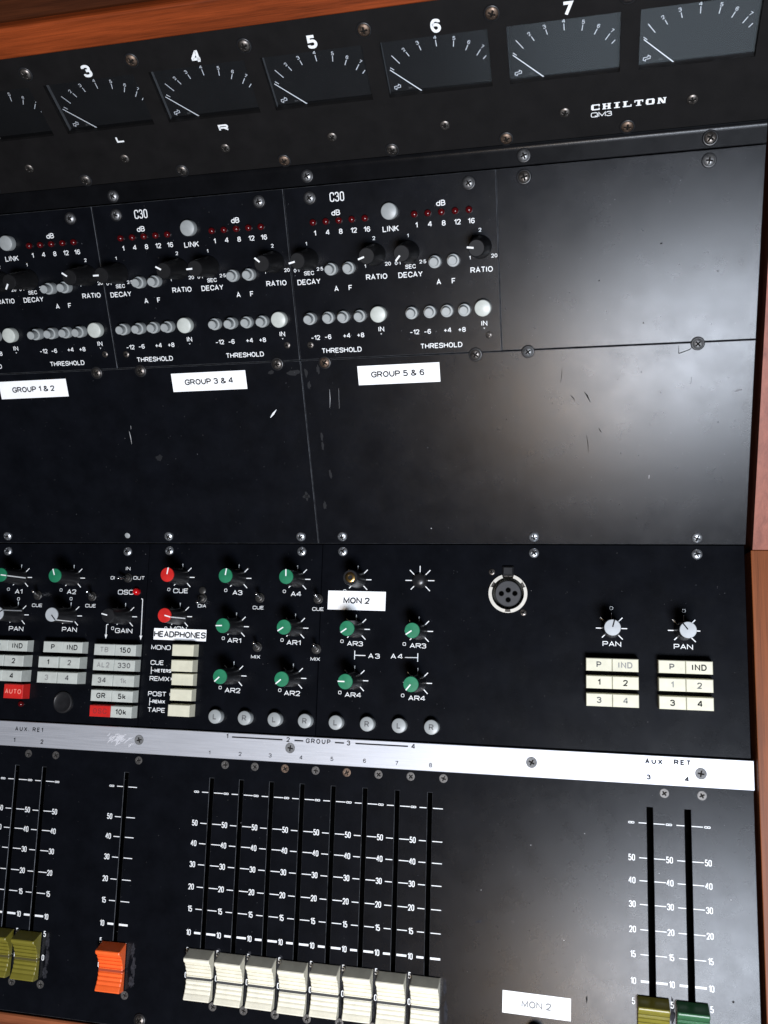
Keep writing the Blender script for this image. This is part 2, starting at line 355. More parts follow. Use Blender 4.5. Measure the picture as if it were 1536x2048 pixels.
# ------------------------------------------------------------------ shared small parts
def screw_mesh(name, R, H, m, washer=None, dome=True, cross=0.60, seg=48, rings=16, recess=1.0):
    mb = MB()
    if washer:
        mb.lathe([(R*washer, 0.02), (R*washer*.98, .7), (R*washer*.9, 1.0), (R*1.06, 1.0), (R*1.02, .35)], KNOB, 32, cap=False)
    def z(x, y):
        r = math.hypot(x, y)/R
        zz = H*math.sqrt(max(0, 1-.86*r*r)) if dome else H*(1-.12*r**6)
        a, b = abs(x)/R, abs(y)/R; wv = .15
        d = max(0, min(1, (wv-b)/.07))*max(0, min(1, (cross-a)/.12)); e = max(0, min(1, (wv-a)/.07))*max(0, min(1, (cross-b)/.12))
        return zz - recess*max(d, e)
    vs = [(0, 0, z(0, 0))]; fs = []
    for i in range(1, rings+1):
        r = R*i/rings
        for k in range(seg): a = 2*pi*k/seg; x, y = r*cos(a), r*sin(a); vs.append((x, y, z(x, y)))
    for k in range(seg): vs.append((R*cos(2*pi*k/seg)*1.0, R*sin(2*pi*k/seg)*1.0, 0))
    for k in range(seg): fs.append((0, 1+k, 1+(k+1) % seg))
    for i in range(rings):
        for k in range(seg): k2 = (k+1) % seg; a = 1+i*seg; b = a+seg; fs.append((a+k, b+k, b+k2, a+k2))
    def deep(f):
        x = sum(vs[i][0] for i in f)/len(f)/R; y = sum(vs[i][1] for i in f)/len(f)/R; a, b = abs(x), abs(y)
        return recess > 0 and ((b < .13 and a < cross-.05) or (a < .13 and b < cross-.05))
    mb.add(vs, fs, m, True); mb.mid(RECESS)
    for i, f in enumerate(fs):
        if deep(f): mb.mi[len(mb.mi)-len(fs)+i] = mb.mid(RECESS)
    return mb.mesh(name, sharp=50)
SCREW = {
 'zinc': screw_mesh('screw_zinc', 3.05, 1.9, ZINC), 'zincw': screw_mesh('screw_zinc_cup', 2.9, 2.0, ZINCD, 1.32),
 'old': screw_mesh('screw_old', 3.1, 1.7, OLDSTEEL, 1.32), 'rust': screw_mesh('screw_rust', 3.1, 1.7, RUST, 1.3),
 'oldflat': screw_mesh('screw_tarnished', 2.7, 1.2, OLDSTEEL, None), 'rustflat': screw_mesh('screw_tarnished_brown', 2.7, 1.2, RUST, None),
 'csk': screw_mesh('screw_black', 2.55, .25, BLACKSCREW, None, False, .6, recess=.2), 'cskrust': screw_mesh('screw_brown', 2.55, .25, RUST, None, False, .6, recess=.2),
 'strip': screw_mesh('screw_plain', 3.2, .35, STRIPSCREW, None, False, .6, recess=.25), 'small': screw_mesh('screw_small', 2.0, .9, OLDSTEEL, None),
 'dot': screw_mesh('screw_worn_flat', 1.9, .5, GREYP, None, True, .0, recess=0)}
rng = random.Random(7)
def screw(t, kind, x, y, frame=None, h=0.0):
    return put('screw', SCREW[kind], t, frame, x, y, h, rng.uniform(0, pi))

def knob_body(r0, r1, H, m):
    mb = MB(); prof = [(r0*1.04, 0.3), (r0*1.04, 1.4), (r0, 2.4), ((r0+r1)/2, H*.5), (r1, H-.7), (r1-.15, H-.3), (r1-.5, H)]
    vs = []; fs = []; seg = 48
    for i, (r, z) in enumerate(prof):
        for k in range(seg):
            a = 2*pi*k/seg; rr = r*(1 - (.018 if (k % 4 == 0 and 1 < i < 5) else 0)); vs.append((rr*cos(a), rr*sin(a), z))
    for i in range(len(prof)-1):
        for k in range(seg): k2 = (k+1) % seg; fs.append((i*seg+k, i*seg+k2, (i+1)*seg+k2, (i+1)*seg+k))
    fs.append(tuple((len(prof)-1)*seg+k for k in range(seg)))
    mb.add(vs, fs, m, True); return mb.mesh('knob')
def cap_mesh(r, m):
    mb = MB(); mb.lathe([(r, 0), (r, .7), (r*.95, 1.0), (r*.5, 1.12), (.05, 1.15)], m, 40, cap=False); return mb.mesh('cap')
def pointer_mesh(r_top, r_bot, H, m, side=None, r_in=.3, top=1.18, w=.75):
    mb = MB(); mb.box(-w/2, w/2, r_in, r_top, H+.9, H+top+.06, m)
    if side:
        mb.add([(-w/2, r_bot+.02, 1.5), (w/2, r_bot+.02, 1.5), (w/2, r_top+.10, H-.2), (-w/2, r_top+.10, H-.2),
                (-w/2, r_bot-.6, 1.5), (w/2, r_bot-.6, 1.5), (w/2, r_top-.5, H-.2), (-w/2, r_top-.5, H-.2)],
               [(0,1,2,3),(1,5,6,2),(4,0,3,7),(3,2,6,7)], side)
    return mb.mesh('pointer')
KB = knob_body(5.5, 4.75, 21.3, KNOB); KBC = knob_body(6.2, 4.7, 21.8, KNOBG)
CAPS = {'green': cap_mesh(4.65, GREENP), 'red': cap_mesh(4.65, REDP), 'grey': cap_mesh(4.65, CAPGREY), 'black': cap_mesh(4.5, KNOB)}
PTW = pointer_mesh(4.6, 5.5, 21.3, WHITE, WHITE); PTB = pointer_mesh(4.6, 5.5, 21.3, BLACKINK, WHITE)
PTC = pointer_mesh(5.1, 6.2, 21.0, WHITE, None, 1.4, w=.95)
def knob(t, x, y, ang, cap):
    k = put('knob', KB, t, None, x, y, 0, -radians(ang), label=('black knob with a %s top' % cap))
    put('cap', CAPS[cap], t, x=0, y=0, h=21.3, parent=k)
    put('pointer', PTB if cap == 'grey' else PTW, t, parent=k)
def ticks(mb, x, y, r0=5.5, r1=9.1, skip=(), w=.55):
    for a in (0, 45, 90, 135, 225, 270, 315):
        if a in skip: continue
        rr1 = r1 if a not in (225,) else r1-1.2
        d = (sin(radians(a)), cos(radians(a))); mb.bar((x+d[0]*r0, y+d[1]*r0), (x+d[0]*rr1, y+d[1]*rr1), w, .06, WHITE)

def rect_button(t, x0, x1, y1, hgt, h, m, legend=None, ink=BLACKINK, size=3.2, font='engr'):
    mb = MB(); mb.box(x0+.12, x1-.12, y1-hgt, y1, 0.1, h, m, .35, .25)
    if legend: text(mb, legend, ((x0+x1)/2, y1-hgt/2), size*1.08, font, ink, h+.05)
    return mb.part('push_button', t)
def round_button(t, x, y, r, h, m, legend=None, ink=BLACKINK, r2=None, name='push_button'):
    mb = MB()
    if r2: mb.lathe([(r, .1), (r, h*.45), (r*.96, h*.5), (r2+.2, h*.5), (r2, h*.5), (r2, h-.3), (r2-.3, h)], m, 36, x, y)
    else: mb.lathe([(r, .1), (r, h-.5), (r-.15, h-.2), (r-.5, h)], m, 40, x, y)
    if legend: text(mb, legend, (x, y), 3.6, 'engr', ink, h+.05)
    return mb.part(name, t)
def toggle(t, x, y, tx, ty, th=9.5):
    mb = MB(); mb.lathe([(3.2, 0.05), (3.2, .9), (2.9, 1.1), (2.2, 1.1), (2.2, 2.2), (1.6, 2.4)], NUT, 12, x, y, smooth=False)
    p = mb.part('toggle_switch', t)
    lv = MB(); lv.tube((x, y, 1.5), (tx, ty, th), .75, 1.15, CHROME); lv.part('lever', t, parent=p)
def led(t, x, y, r=1.9, h=2.6, m=LEDM):
    mb = MB(); prof = [(r, 0.05), (r, h*.45)] + [(r*cos(a), h*.45+h*.55*sin(a)) for a in (.3, .6, .9, 1.2, 1.45)]
    mb.lathe(prof, m, 24, x, y); mb.part('indicator_light', t)

# ------------------------------------------------------------------ console case (wood and an added dark backing)
case = Thing('console_case', 'reddish brown wooden case around the black mixing desk panels', 'console case', FK, 0, 0)
def prism(name, poly, x0, x1, m, bevel=0.0):
    """outline in (y, z) mm of the console's side profile, extruded along its width"""
    mb = MB(); n = len(poly); vs = [(x0, y, z) for y, z in poly] + [(x1, y, z) for y, z in poly]
    fs = [tuple(range(n))[::-1], tuple(range(n, 2*n))] + [(i, (i+1) % n, n+(i+1) % n, n+i) for i in range(n)]
    mb.add(vs, fs, m); o = mb.part(name, case)
    if bevel:
        md = o.modifiers.new('bevel', 'BEVEL'); md.width = bevel*MM; md.segments = 3; md.limit_method = 'ANGLE'
    return o
def pu(s, h): return (cos(AU)*s - sin(AU)*h, sin(AU)*s + cos(AU)*h)
def pm(t, h): y, z = pu(FOLD, 0); return (y + cos(AM)*t - sin(AM)*h, z + sin(AM)*t + cos(AM)*h)
prism('frame', [(-306, -9), (0, -9), pu(0, -9), pu(FOLD+4, -9), pm(86, -12), pm(86, -20), pu(FOLD+12, -20), (4, -22), (-306, -22)], -470, 92.2, DARK)  # unseen black box added under the panels to stop light leaking through gaps
prism('top_board', [pm(82.4, -14), pm(82.4, 1.5), pm(83.2, 2.4), pm(97.0, 2.4), pm(98.0, 1.6), pm(98.3, 0.2), pm(98.3, -60), pm(82.4, -60)], -470, 125, WOODTOP, .3)
prism('rear_wood_band', [pm(98.6, -60), pm(98.6, -2.5), pm(100, -1.5), pm(180, -1.5), pm(180, -60)], -470, 125, WOODREAR, .3)  # darker brown wood band behind the top board
prism('side_panel', [(-330, -60), (-3.9, -60), (-3.9, 7.5), (-330, 7.5)], 93.5, 124, WOODLOW, .5)
prism('side_panel', [(-3.7, -60), (-3.7, 7.7), pu(.3, 8.4), pu(FOLD, 8.4), pm(3, 6), pm(82, 6), pm(82, -60)], 94.4, 124.5, WOODUP, .5)
prism('front_rail', [(-340, -60), (-308.6, -60), (-308.6, .4), (-309.6, 1.4), (-340, 1.4)], -470, 93.2, WOODFRONT, .3)

# ------------------------------------------------------------------ meter bridge
bridge = Thing('meter_bridge', 'black steep top panel carrying a row of numbered level meters', 'meter panel', FM, 0, 0)
def meter_x(n): return -70.0 + 63.05*(n-6)
WIN = [(meter_x(n)-29.2, meter_x(n)+24.9, 35.8, 65.1) for n in range(1, 9)]
mb = MB(); mb.plate(-470, 92, 1.6, 81.6, -3, 0, BRIDGE, WIN, .35)
# sheet folds over into the rail above the upper panels
loc = []
for s_ in (219.9, 220.2, 227.6): loc.append(pu(s_, -.3 if s_ == 219.9 else 0))
for k in range(1, 8):
    a = (AM-AU)*k/7; rr = 1.6/math.tan((AM-AU)/2)
    cy, cz = pu(FOLD-1.6, rr); loc.append((cy + rr*sin(AU+a), cz - rr*cos(AU+a)))
inv = FM.inverted(); strip = []
for y, z in loc:
    p = inv @ Vector((0, y*MM, z*MM)); strip.append((p.y*1000, p.z*1000))
p0 = inv @ Vector((0, pu(219.9, -3)[0]*MM, pu(219.9, -3)[1]*MM)); strip = [(p0.y*1000, p0.z*1000)] + strip
vs = []
for y, z in strip: vs += [(-470, y, z), (92, y, z)]
mb.add(vs, [(2*i, 2*i+1, 2*i+3, 2*i+2) for i in range(len(strip)-1)], RAIL, True)
mb.part('faceplate', bridge)
mb = MB()
for n in (2, 3, 4, 5, 6, 7): text(mb, str(n), (meter_x(n)+.1, 69.9), 6.8, 'bold')
text(mb, 'L', (-258.8, 29.2), 3.8, 'xbold'); text(mb, 'R', (-195.2, 29.4), 3.8, 'xbold')
# slab lettering of the maker's plate
cx = 4.2
for ch in 'CHILTON':
    w = {'I': 3.2}.get(ch, 4.3); y0, y1 = 16.6, 19.8
    def B(a, b, c_, d, k=0): mb.quad([(cx+a*w, y0+c_*3.2, .06+k*.004), (cx+b*w, y0+c_*3.2, .06+k*.004), (cx+b*w, y0+d*3.2, .06+k*.004), (cx+a*w, y0+d*3.2, .06+k*.004)], WHITE)
    if ch == 'C': B(.0, .30, .12, .88); B(.1, 1, 0, .2, 1); B(.1, 1, .8, 1, 1); B(.86, 1, .62, .8, 2); B(.86, 1, .2, .34, 2)
    if ch == 'H': B(.08, .36, 0, 1); B(.64, .92, 0, 1); B(.36, .64, .42, .58); B(0, .46, 0, .14, 1); B(.56, 1, 0, .14, 1); B(0, .46, .86, 1, 1); B(.56, 1, .86, 1, 1)
    if ch == 'I': B(.3, .7, 0, 1); B(.05, .95, 0, .15, 1); B(.05, .95, .85, 1, 1)
    if ch == 'L': B(.1, .40, 0, 1); B(0, .55, .86, 1, 1); B(0, 1, 0, .18, 1); B(.88, 1, .18, .4, 2)
    if ch == 'T': B(.36, .66, 0, 1); B(0, 1, .82, 1, 1); B(.2, .8, 0, .14, 1); B(0, .12, .6, .82, 2); B(.88, 1, .6, .82, 2)
    if ch == 'O': B(0, .30, .14, .86); B(.70, 1, .14, .86); B(.1, .9, 0, .2, 1); B(.1, .9, .8, 1, 1)
    if ch == 'N': B(.08, .26, 0, 1); B(.74, .92, 0, 1); mb.quad([(cx+.02*w, y1, .07), (cx+.36*w, y1, .07), (cx+.94*w, y0, .07), (cx+.62*w, y0, .07)], WHITE); B(0, .36, 0, .13, 2); B(.62, 1, .87, 1, 2)
    cx += w + 1.35
text(mb, 'QM3', (9.4, 14.0), 2.7, 'thin')
mb.part('lettering', bridge)
for n in range(2, 9):
    x = meter_x(n); a, b, c_, d = x-29.2, x+24.9, 35.8, 65.1
    mb = MB(); D = -5.6
    # open-fronted housing behind the opening
    P = [(a, c_), (b, c_), (b, d), (a, d)]; i1 = [(a-.05, c_-.05), (b+.05, c_-.05), (b+.05, d+.05), (a-.05, d+.05)]
    for i in range(4):
        j = (i+1) % 4; mb.quad([(*i1[j], D), (*i1[i], D), (*i1[i], -3), (*i1[j], -3)], KNOBG if i == 0 else HOUSING)  # lower wall darker than the rest: its shade is put into the colour
    e = 1.6; o2 = [(a-e, c_-e), (b+e, c_-e), (b+e, d+e), (a-e, d+e)]
    for i in range(4):
        j = (i+1) % 4; mb.quad([(*o2[i], -3.05), (*o2[j], -3.05), (*i1[j], -3.05), (*i1[i], -3.05)], HOUSING); mb.quad([(*o2[i], -14), (*o2[j], -14), (*o2[j], -3.05), (*o2[i], -3.05)], HOUSING)
    mtr = mb.part('level_meter', bridge)
    dl = MB(); dl.quad([(a-.1, c_-.1, D), (b+.1, c_-.1, D), (b+.1, d+.1, D), (a-.1, d+.1, D)], DIAL)
    q = lambda X, Y: (x+70.0+X, Y)
    for p0_, p1_ in [((-95.3, 55.0), (-91.8, 50.4)), ((-87.6, 55.9), (-86.3, 53.6)), ((-80.5, 58.4), (-79.8, 55.9)), ((-71.8, 60.2), (-71.7, 56.9)), ((-62.8, 58.6), (-63.3, 55.7)), ((-56.0, 55.7), (-57.4, 53.1)), ((-50.0, 52.6), (-52.1, 49.8)), ((-47.4, 49.2), (-49.1, 47.5)), ((-97.1, 48.8), (-95.3, 47.3))]:
        dl.bar(q(*p0_), q(*p1_), .42, D+.08, DIMPRINT)
    for chh, px_, py_, rt in [('2', -88.6, 57.3, .55), ('3', -81.1, 59.9, .25), ('4', -71.9, 61.5, .02), ('5', -62.5, 59.9, -.15), ('6', -55.4, 57.0, -.4), ('7', -48.9, 53.9, -.6)]:
        text(dl, chh, q(px_, py_), 1.9, 'helv', DIMPRINT, D+.08, rt)
    # maker's emblem and small print
    ex, ey = q(-95.1, 37.9)
    for pts in ([(-1.9, -.7), (-.6, -1.4), (-.6, -.6), (1.6, -.3), (1.6, 1.0)], [(1.9, .7), (.6, 1.4), (.6, .6), (-1.6, .3), (-1.6, -.9)]):
        stroke(dl, [Vector(p) for p in pts], False, .36, D+.09, DIMPRINT, lambda p: (ex+p.x, ey+p.y+.2))
    text(dl, 'SIA', q(-88.4, 36.9), .9, 'helv', GREYINK, D+.08)
    dl.part('dial', bridge, parent=mtr)
    nd_ = MB(); zt = -3.6
    for w_, za, zb in ((.55, zt-.15, zt),):
        A = Vector(q(-97.1, 48.7)); Bq = Vector(q(-78.6, 32.3)); dv = (Bq-A).normalized(); nv = Vector((-dv.y, dv.x))*w_/2
        pts = [A-nv*.7, Bq-nv, Bq+nv, A+nv*.7]
        nd_.add([(p.x, p.y, za) for p in pts] + [(p.x, p.y, zb) for p in pts], [(4,5,6,7), (0,1,5,4), (1,2,6,5), (2,3,7,6), (3,0,4,7)], NEEDLE)
    nd_.part('needle', bridge, parent=mtr)
    gl = MB(); gl.quad([(a+.02, c_+.02, -2.2), (b-.02, c_+.02, -2.2), (b-.02, d-.02, -2.2), (a+.02, d-.02, -2.2)], GLASS); gl.part('glass', bridge, parent=mtr)
for i in range(7): screw(bridge, 'rust' if i in (2, 4, 5) else 'old', -357.7+63.05*i+.2, 72.6)
for i in range(7):
    screw(bridge, 'oldflat', -387.5+63.05*i if i else -387.5, 17.1); screw(bridge, ('rust', 'old', 'old', 'rust', 'old', 'rust', 'rust')[i], -355.6+63.05*i, 5.7)
screw(bridge, 'oldflat', 54.0, 17.1)
for x, k in ((-402, 'old'), (-278, 'zincw'), (-154.8, 'zincw'), (-31.4, 'zincw'), (64.5, 'old')): screw(bridge, k, x, 224.9 if x > -200 else 223.9, FU)

def dust(mb, x0, x1, y0, y1, n, seed, z=.03):
    r = random.Random(seed)
    for i in range(n):
        x, y = r.uniform(x0, x1), r.uniform(y0, y1); a = r.uniform(.07, .2)*(1.8 if r.random() < .1 else 1); th = r.uniform(0, 3)
        pts = [(x+a*k*cos(th+q), y+a*k*sin(th+q), z+.0005*i) for q, k in ((0, 1.3), (1.5, .7), (3.1, 1.2), (4.6, .8))]
        mb.quad(pts, FLECK)
# ------------------------------------------------------------------ compressor modules
def compressor(x0, label, ang, up):
    """ang = the four pointers, up = heights of the ten small buttons"""
    s0 = 119.9; dx = x0 + 170.2
    t = Thing('compressor_module', label, 'audio module', FU, x0, s0, 'compressor modules')
    mb = MB(); mb.plate(x0+.15, x0+123.2, s0+.15, 219.2, -2, 0, PANEL, (), .3, edge=EDGE); dust(mb, x0+2, x0+121, s0+2, 217, 50, int(-x0)); mb.part('faceplate', t)
    L = MB()
    def T(s, p, h, f='helv', **k): text(L, s, (p[0]+dx, p[1]), h, f, WHITE, **k)
    T('C30', (-138.31, 212.38), 5.2, 'c30')
    for s, p in (('dB', (-139.80, 203.84)), ('dB', (-78.34, 204.27))): T(s, p, 3.1)
    for i, s in enumerate(('1', '4', '8', '12', '16')):
        T(s, (-153.4+7.85*i, 193.3), 2.9); T(s, (-92.9+7.85*i, 193.4), 2.9)
    T('LINK', (-108.03, 192.57), 3.2)
    for s, p, h in (('1', (-159.34, 187.82), 2.0), ('0*1', (-166.91, 173.10), 2.0), ('2*5', (-152.30, 173.12), 2.0), ('SEC', (-159.32, 171.08), 2.3), ('DECAY', (-159.83, 166.11), 3.1), ('A', (-143.26, 161.14), 3.1), ('F', (-134.65, 161.19), 3.1),
                    ('2', (-118.33, 188.08), 2.1), ('20', (-111.01, 173.35), 2.1), ('1', (-124.75, 172.84), 2.0), ('RATIO', (-118.32, 166.48), 3.1),
                    ('1', (-98.27, 188.02), 2.0), ('0*1', (-105.26, 173.34), 2.0), ('2*5', (-90.44, 173.20), 2.0), ('SEC', (-97.84, 170.90), 2.3), ('DECAY', (-98.13, 166.42), 3.1), ('A', (-81.77, 161.27), 3.1), ('F', (-73.12, 161.30), 3.1),
                    ('2', (-56.83, 188.17), 2.1), ('20', (-49.30, 173.74), 2.1), ('1', (-63.24, 173.41), 2.0), ('RATIO', (-56.77, 166.56), 3.1),
                    ('-12', (-159.00, 133.11), 2.8), ('-6', (-151.19, 133.23), 2.8), ('+4', (-139.37, 133.34), 2.8), ('+8', (-130.77, 133.31), 2.8), ('IN', (-117.82, 136.20), 2.9), ('v', (-118.06, 133.07), 1.5), ('THRESHOLD', (-143.36, 124.95), 3.0),
                    ('-12', (-97.78, 133.43), 2.8), ('-6', (-90.08, 133.33), 2.8), ('+4', (-78.06, 133.50), 2.8), ('+8', (-69.61, 133.45), 2.8), ('IN', (-56.44, 136.41), 2.9), ('v', (-56.56, 133.26), 1.5), ('THRESHOLD', (-82.29, 124.87), 3.0)):
        T(s, p, h)
    L.part('lettering', t)
    for i in range(5): led(t, -153.8+7.8*i+dx, 199.4); led(t, -93.7+7.8*i+dx, 199.4)
    for x, a in zip((-159.0, -118.4, -98.4, -56.9), ang):
        k = put('knob', KBC, t, None, x+dx, 178.9, 0, -radians(a)); put('pointer', PTC, t, parent=k)
    small = [(-144.7, 172.6), (-134.1, 172.6), (-83.0, 172.7), (-72.4, 172.8)] + [(x, 144.8) for x in (-160.3, -149.2, -139.7, -129.6, -98.3, -87.6, -77.5, -67.3)]
    for (x, y), h in zip(small, up): round_button(t, x+dx, y, 3.6, h, GREYP, r2=2.5)
    round_button(t, -118.3+dx, 145.1, 4.7, 4.6, CREAMG); round_button(t, -56.6+dx, 145.3, 4.7, 4.6, CREAMG); round_button(t, -107.6+dx, 202.0, 4.6, 4.6, GREYP)
    for x, y, k in ((-154.5, 213.0, 'zincw'), (-62.1, 213.4, 'zincw'), (-162.6, 128.8, 'small'), (-54.0, 129.5, 'small')): screw(t, k, x+dx, y)
    return t
compressor(-417.2, 'black compressor module above the GROUP 1 & 2 sticker', (250, 290, 212, 305), [10, 8.5, 10.5, 9, 10.5, 8.5, 10, 8.5, 10.5, 9, 8, 9.5])
compressor(-293.7, 'black compressor module above the GROUP 3 & 4 sticker', (270, 300, 268, 312), [8.5, 8.5, 7.5, 8.5, 9, 9.5, 7.5, 9, 8, 9.5, 7.5, 8.5])
compressor(-170.2, 'black compressor module with clearly lit buttons above the GROUP 5 & 6 sticker', (258, 252, 222, 278), [9, 8, 8.5, 7.5, 9.5, 7.5, 8.5, 8.5, 8, 7, 7.5, 8])

# ------------------------------------------------------------------ blank panels
def blank(label, x0, x1, s0, s1):
    t = Thing('blanking_plate', label, 'blank panel', FU, x0, s0, 'blank panels')
    t.mb = MB(); t.mb.plate(x0, x1, s0, s1, -2, 0, PANEL, (), .3, edge=EDGE); dust(t.mb, x0+2, x1-2, s0+2, s1-2, int((x1-x0)*.45), int(x1-x0)); return t
b1 = blank('plain black blank panel right of the compressor modules, lit bright along its edge', -46.75, 91.9, 120.2, 219.2)
b2 = blank('wide plain black panel with dark scratches under the GROUP 5 & 6 sticker', -170.1, 91.9, .25, 119.6)
b3 = blank('dark plain panel with a white nick under the GROUP 3 & 4 sticker', -420, -170.4, .25, 119.6)
for x, y, k in ((-31.6, 214.0, 'old'), (64.3, 214.0, 'zincw')): screw(b1, k, x, y)
for x, y, k in ((-154.6, 117.9, 'rust'), (-62.3, 118.6, 'old'), (-31.8, 118.9, 'zincw'), (61.6, 119.1, 'zincw'), (-153.7, 5.2, 'zinc'), (-30.9, 5.0, 'zinc'), (64.7, 4.6, 'zinc')): screw(b2, k, x, y)
for x, y, k in ((-309.0, 117.9, 'old'), (-277.8, 117.9, 'old'), (-185.2, 118.3, 'old'), (-400.4, 5.4, 'zinc'), (-306.9, 5.8, 'dot'), (-276.0, 5.3, 'zinc'), (-181.9, 5.1, 'zinc')): screw(b3, k, x, y)
def scr(mb, pts, w, m, z=.05):
    P = [Vector(p) for p in pts]
    for i in range(len(P)-1):
        d = (P[i+1]-P[i]).normalized(); n = Vector((-d.y, d.x)); wa = w*(.25 if i == 0 else 1)/2; wb = w*(.2 if i == len(P)-2 else 1)/2
        mb.add([(q.x, q.y, z) for q in (P[i]-n*wa, P[i+1]-n*wb, P[i+1]+n*wb, P[i]+n*wa)], [(0, 1, 2, 3)], m)
def blotch(mb, c, rx, ry, m, seed, z=.04, n=14, rot=0):
    r = random.Random(seed); pts = []
    for k in range(n):
        a = 2*pi*k/n; f = r.uniform(.55, 1.1); u, v = rx*f*cos(a), ry*f*sin(a); pts.append((c[0]+u*cos(rot)-v*sin(rot), c[1]+u*sin(rot)+v*cos(rot), z))
    mb.quad(pts, m)
mb = b2.mb
scr(mb, [(-12.56, 109.04), (-12.80, 104.10), (-13.56, 99.69)], .35, DARKSCUFF)
scr(mb, [(-8.07, 92.70), (-6.53, 91.03), (-5.33, 88.66)], .6, DARKSCUFF)
scr(mb, [(-0.10, 94.20), (1.44, 92.00), (3.32, 87.83)], .9, DARKSCUFF)
scr(mb, [(0.98, 68.49), (1.83, 63.51), (1.98, 57.77)], .5, DARKSCUFF)
scr(mb, [(7.96, 72.88), (8.83, 71.03), (9.69, 69.73)], .5, DARKSCUFF)
scr(mb, [(58.86, 100.54), (58.64, 96.93)], .7, DARKSCUFF)
scr(mb, [(36.84, 43.57), (36.70, 41.34)], 1.0, SCUFF)
scr(mb, [(-153.25, 101.26), (-153.40, 95.57), (-154.16, 89.68)], .3, SCUFF); scr(mb, [(-147.37, 101.61), (-148.13, 89.10)], .3, SCUFF)
scr(mb, [(51.54, 118.76), (51.66, 114.01), (57.45, 115.95), (59.48, 118.22)], .45, DARKSCUFF)
blotch(mb, (83.75, 92.02), 3.2, .7, SMUDGE, 3, rot=.25)
for px in ((-167.26, 112.18), (-166.08, 104.58), (-161.05, 71.66), (-161.03, 65.76), (-157.84, 46.79), (-163.44, 26.52), (-175.12, 32.79), (-159.27, 113.72)): blotch(mb, px, 1.2, 3.2, DIMSCUFF, int(px[0]*10) % 97)
for p in ((-18.45, 88.20), (-94.91, 10.65), (29.72, 17.01), (73.94, 74.24), (31.57, 104.41), (-45.59, 79.36)): blotch(mb, p, .35, .35, SCUFF if p[0] < -60 else DARKSCUFF, 5, n=6)
b2.mb.part('faceplate', b2)
mb = b1.mb
for p in ((41.07, 173.98), (8.34, 156.51), (32.33, 131.93), (70.74, 157.62)): blotch(mb, p, .7 if p[1] > 165 else .4, .5, DARKSCUFF, 2, n=8)
b1.mb.part('faceplate', b1)
mb = b3.mb
scr(mb, [(-193.74, 84.74), (-191.51, 87.21), (-189.13, 89.80)], 1.25, WHITE)
scr(mb, [(-292.93, 78.62), (-292.59, 75.38), (-292.49, 69.87)], .45, SCUFF); scr(mb, [(-291.10, 82.21), (-291.34, 79.98)], .7, SCUFF)
for p in ((-302.35, 69.96), (-361.19, 61.56), (-379.24, 27.41), (-365.07, 21.67), (-361.88, 21.35), (-342.28, 4.30), (-305.49, 61.89), (-311.36, 52.48), (-207.95, 44.30), (-188.29, 27.70), (-258.12, 34.65), (-223.34, 23.66)): blotch(mb, p, .5, .45, SCUFF if p[0] > -330 and p[1] > 70 else DIMSCUFF, 4, n=7)
blotch(mb, (-175.45, 32.52), 3, 1.5, DIMSCUFF, 11); blotch(mb, (-175.21, 112.60), 5, 2.2, DIMSCUFF, 12); blotch(mb, (-190.12, 113.21), 2.5, 1.5, DIMSCUFF, 13); blotch(mb, (-274.23, 60.12), 3, 2.4, DIMSCUFF, 14)
b3.mb.part('faceplate', b3)

# ------------------------------------------------------------------ stickers
def sticker(frame, cx, cy, wid, hgt, s, size, label, rot=0, ink=BLACKINK, base=.08, **kw):
    kw.setdefault('t', .2)
    t = Thing('sticker', label, 'sticker', frame, cx, cy, 'white paper stickers')
    mb = MB(); mb.box(cx-wid/2, cx+wid/2, cy-hgt/2, cy+hgt/2, 0, base+.10, PAPER)
    text(mb, s, (cx+kw.pop('tx', 0), cy+kw.pop('ty', 0)), size, 'helv', ink, base+.16, **kw)
    o = put('paper', mb.mesh('paper', (cx, cy, 0)), t, None, cx, cy, .03, rot); return t
sticker(FU, -109.2, 109.1, 50.4, 11.6, 'GROUP 5 & 6', 3.75, 'white sticker reading GROUP 5 & 6', .006, ty=.3, tx=-.6)
sticker(FU, -232.0, 109.4, 50.4, 11.7, 'GROUP 3 & 4', 3.75, 'white sticker reading GROUP 3 & 4', .005)
sticker(FU, -357.6, 109.0, 50.4, 11.7, 'GROUP 1 & 2', 3.75, 'white sticker reading GROUP 1 & 2', .006)
sticker(FK, -143.4, -36.6, 38.2, 12.1, 'MON 2', 4.1, 'white sticker reading MON 2 below the knob without a cap', -.008, t=.21)
sticker(FK, -264.6, -61.3, 37.9, 7.6, 'HEADPHONES', 4.2, 'white sticker reading HEADPHONES', -.008, t=.205, w=.68, g=.24)
sticker(FK, -28.9, -266.4, 38.8, 12.1, 'MON 2', 4.0, 'white sticker with faded MON 2 lettering near the faders', -.012, STICKERINK)

# ------------------------------------------------------------------ lower control modules
def module(label, x0, x1, holes=()):
    t = Thing('control_module', label, 'audio module', FK, x0, -122.3, 'lower control modules')
    mb = MB(); mb.plate(x0+.1, x1-.1, -122.3, -.25, -2, 0, PANEL_K, (), .25, open_=holes); dust(mb, x0+2, x1-2, -120, -3, int((x1-x0)*.5), int(x1)); mb.part('faceplate', t); return t
WH = lambda L, s, p, h=2.9, f='euro', **k: text(L, s, p, h, f, WHITE, **k)
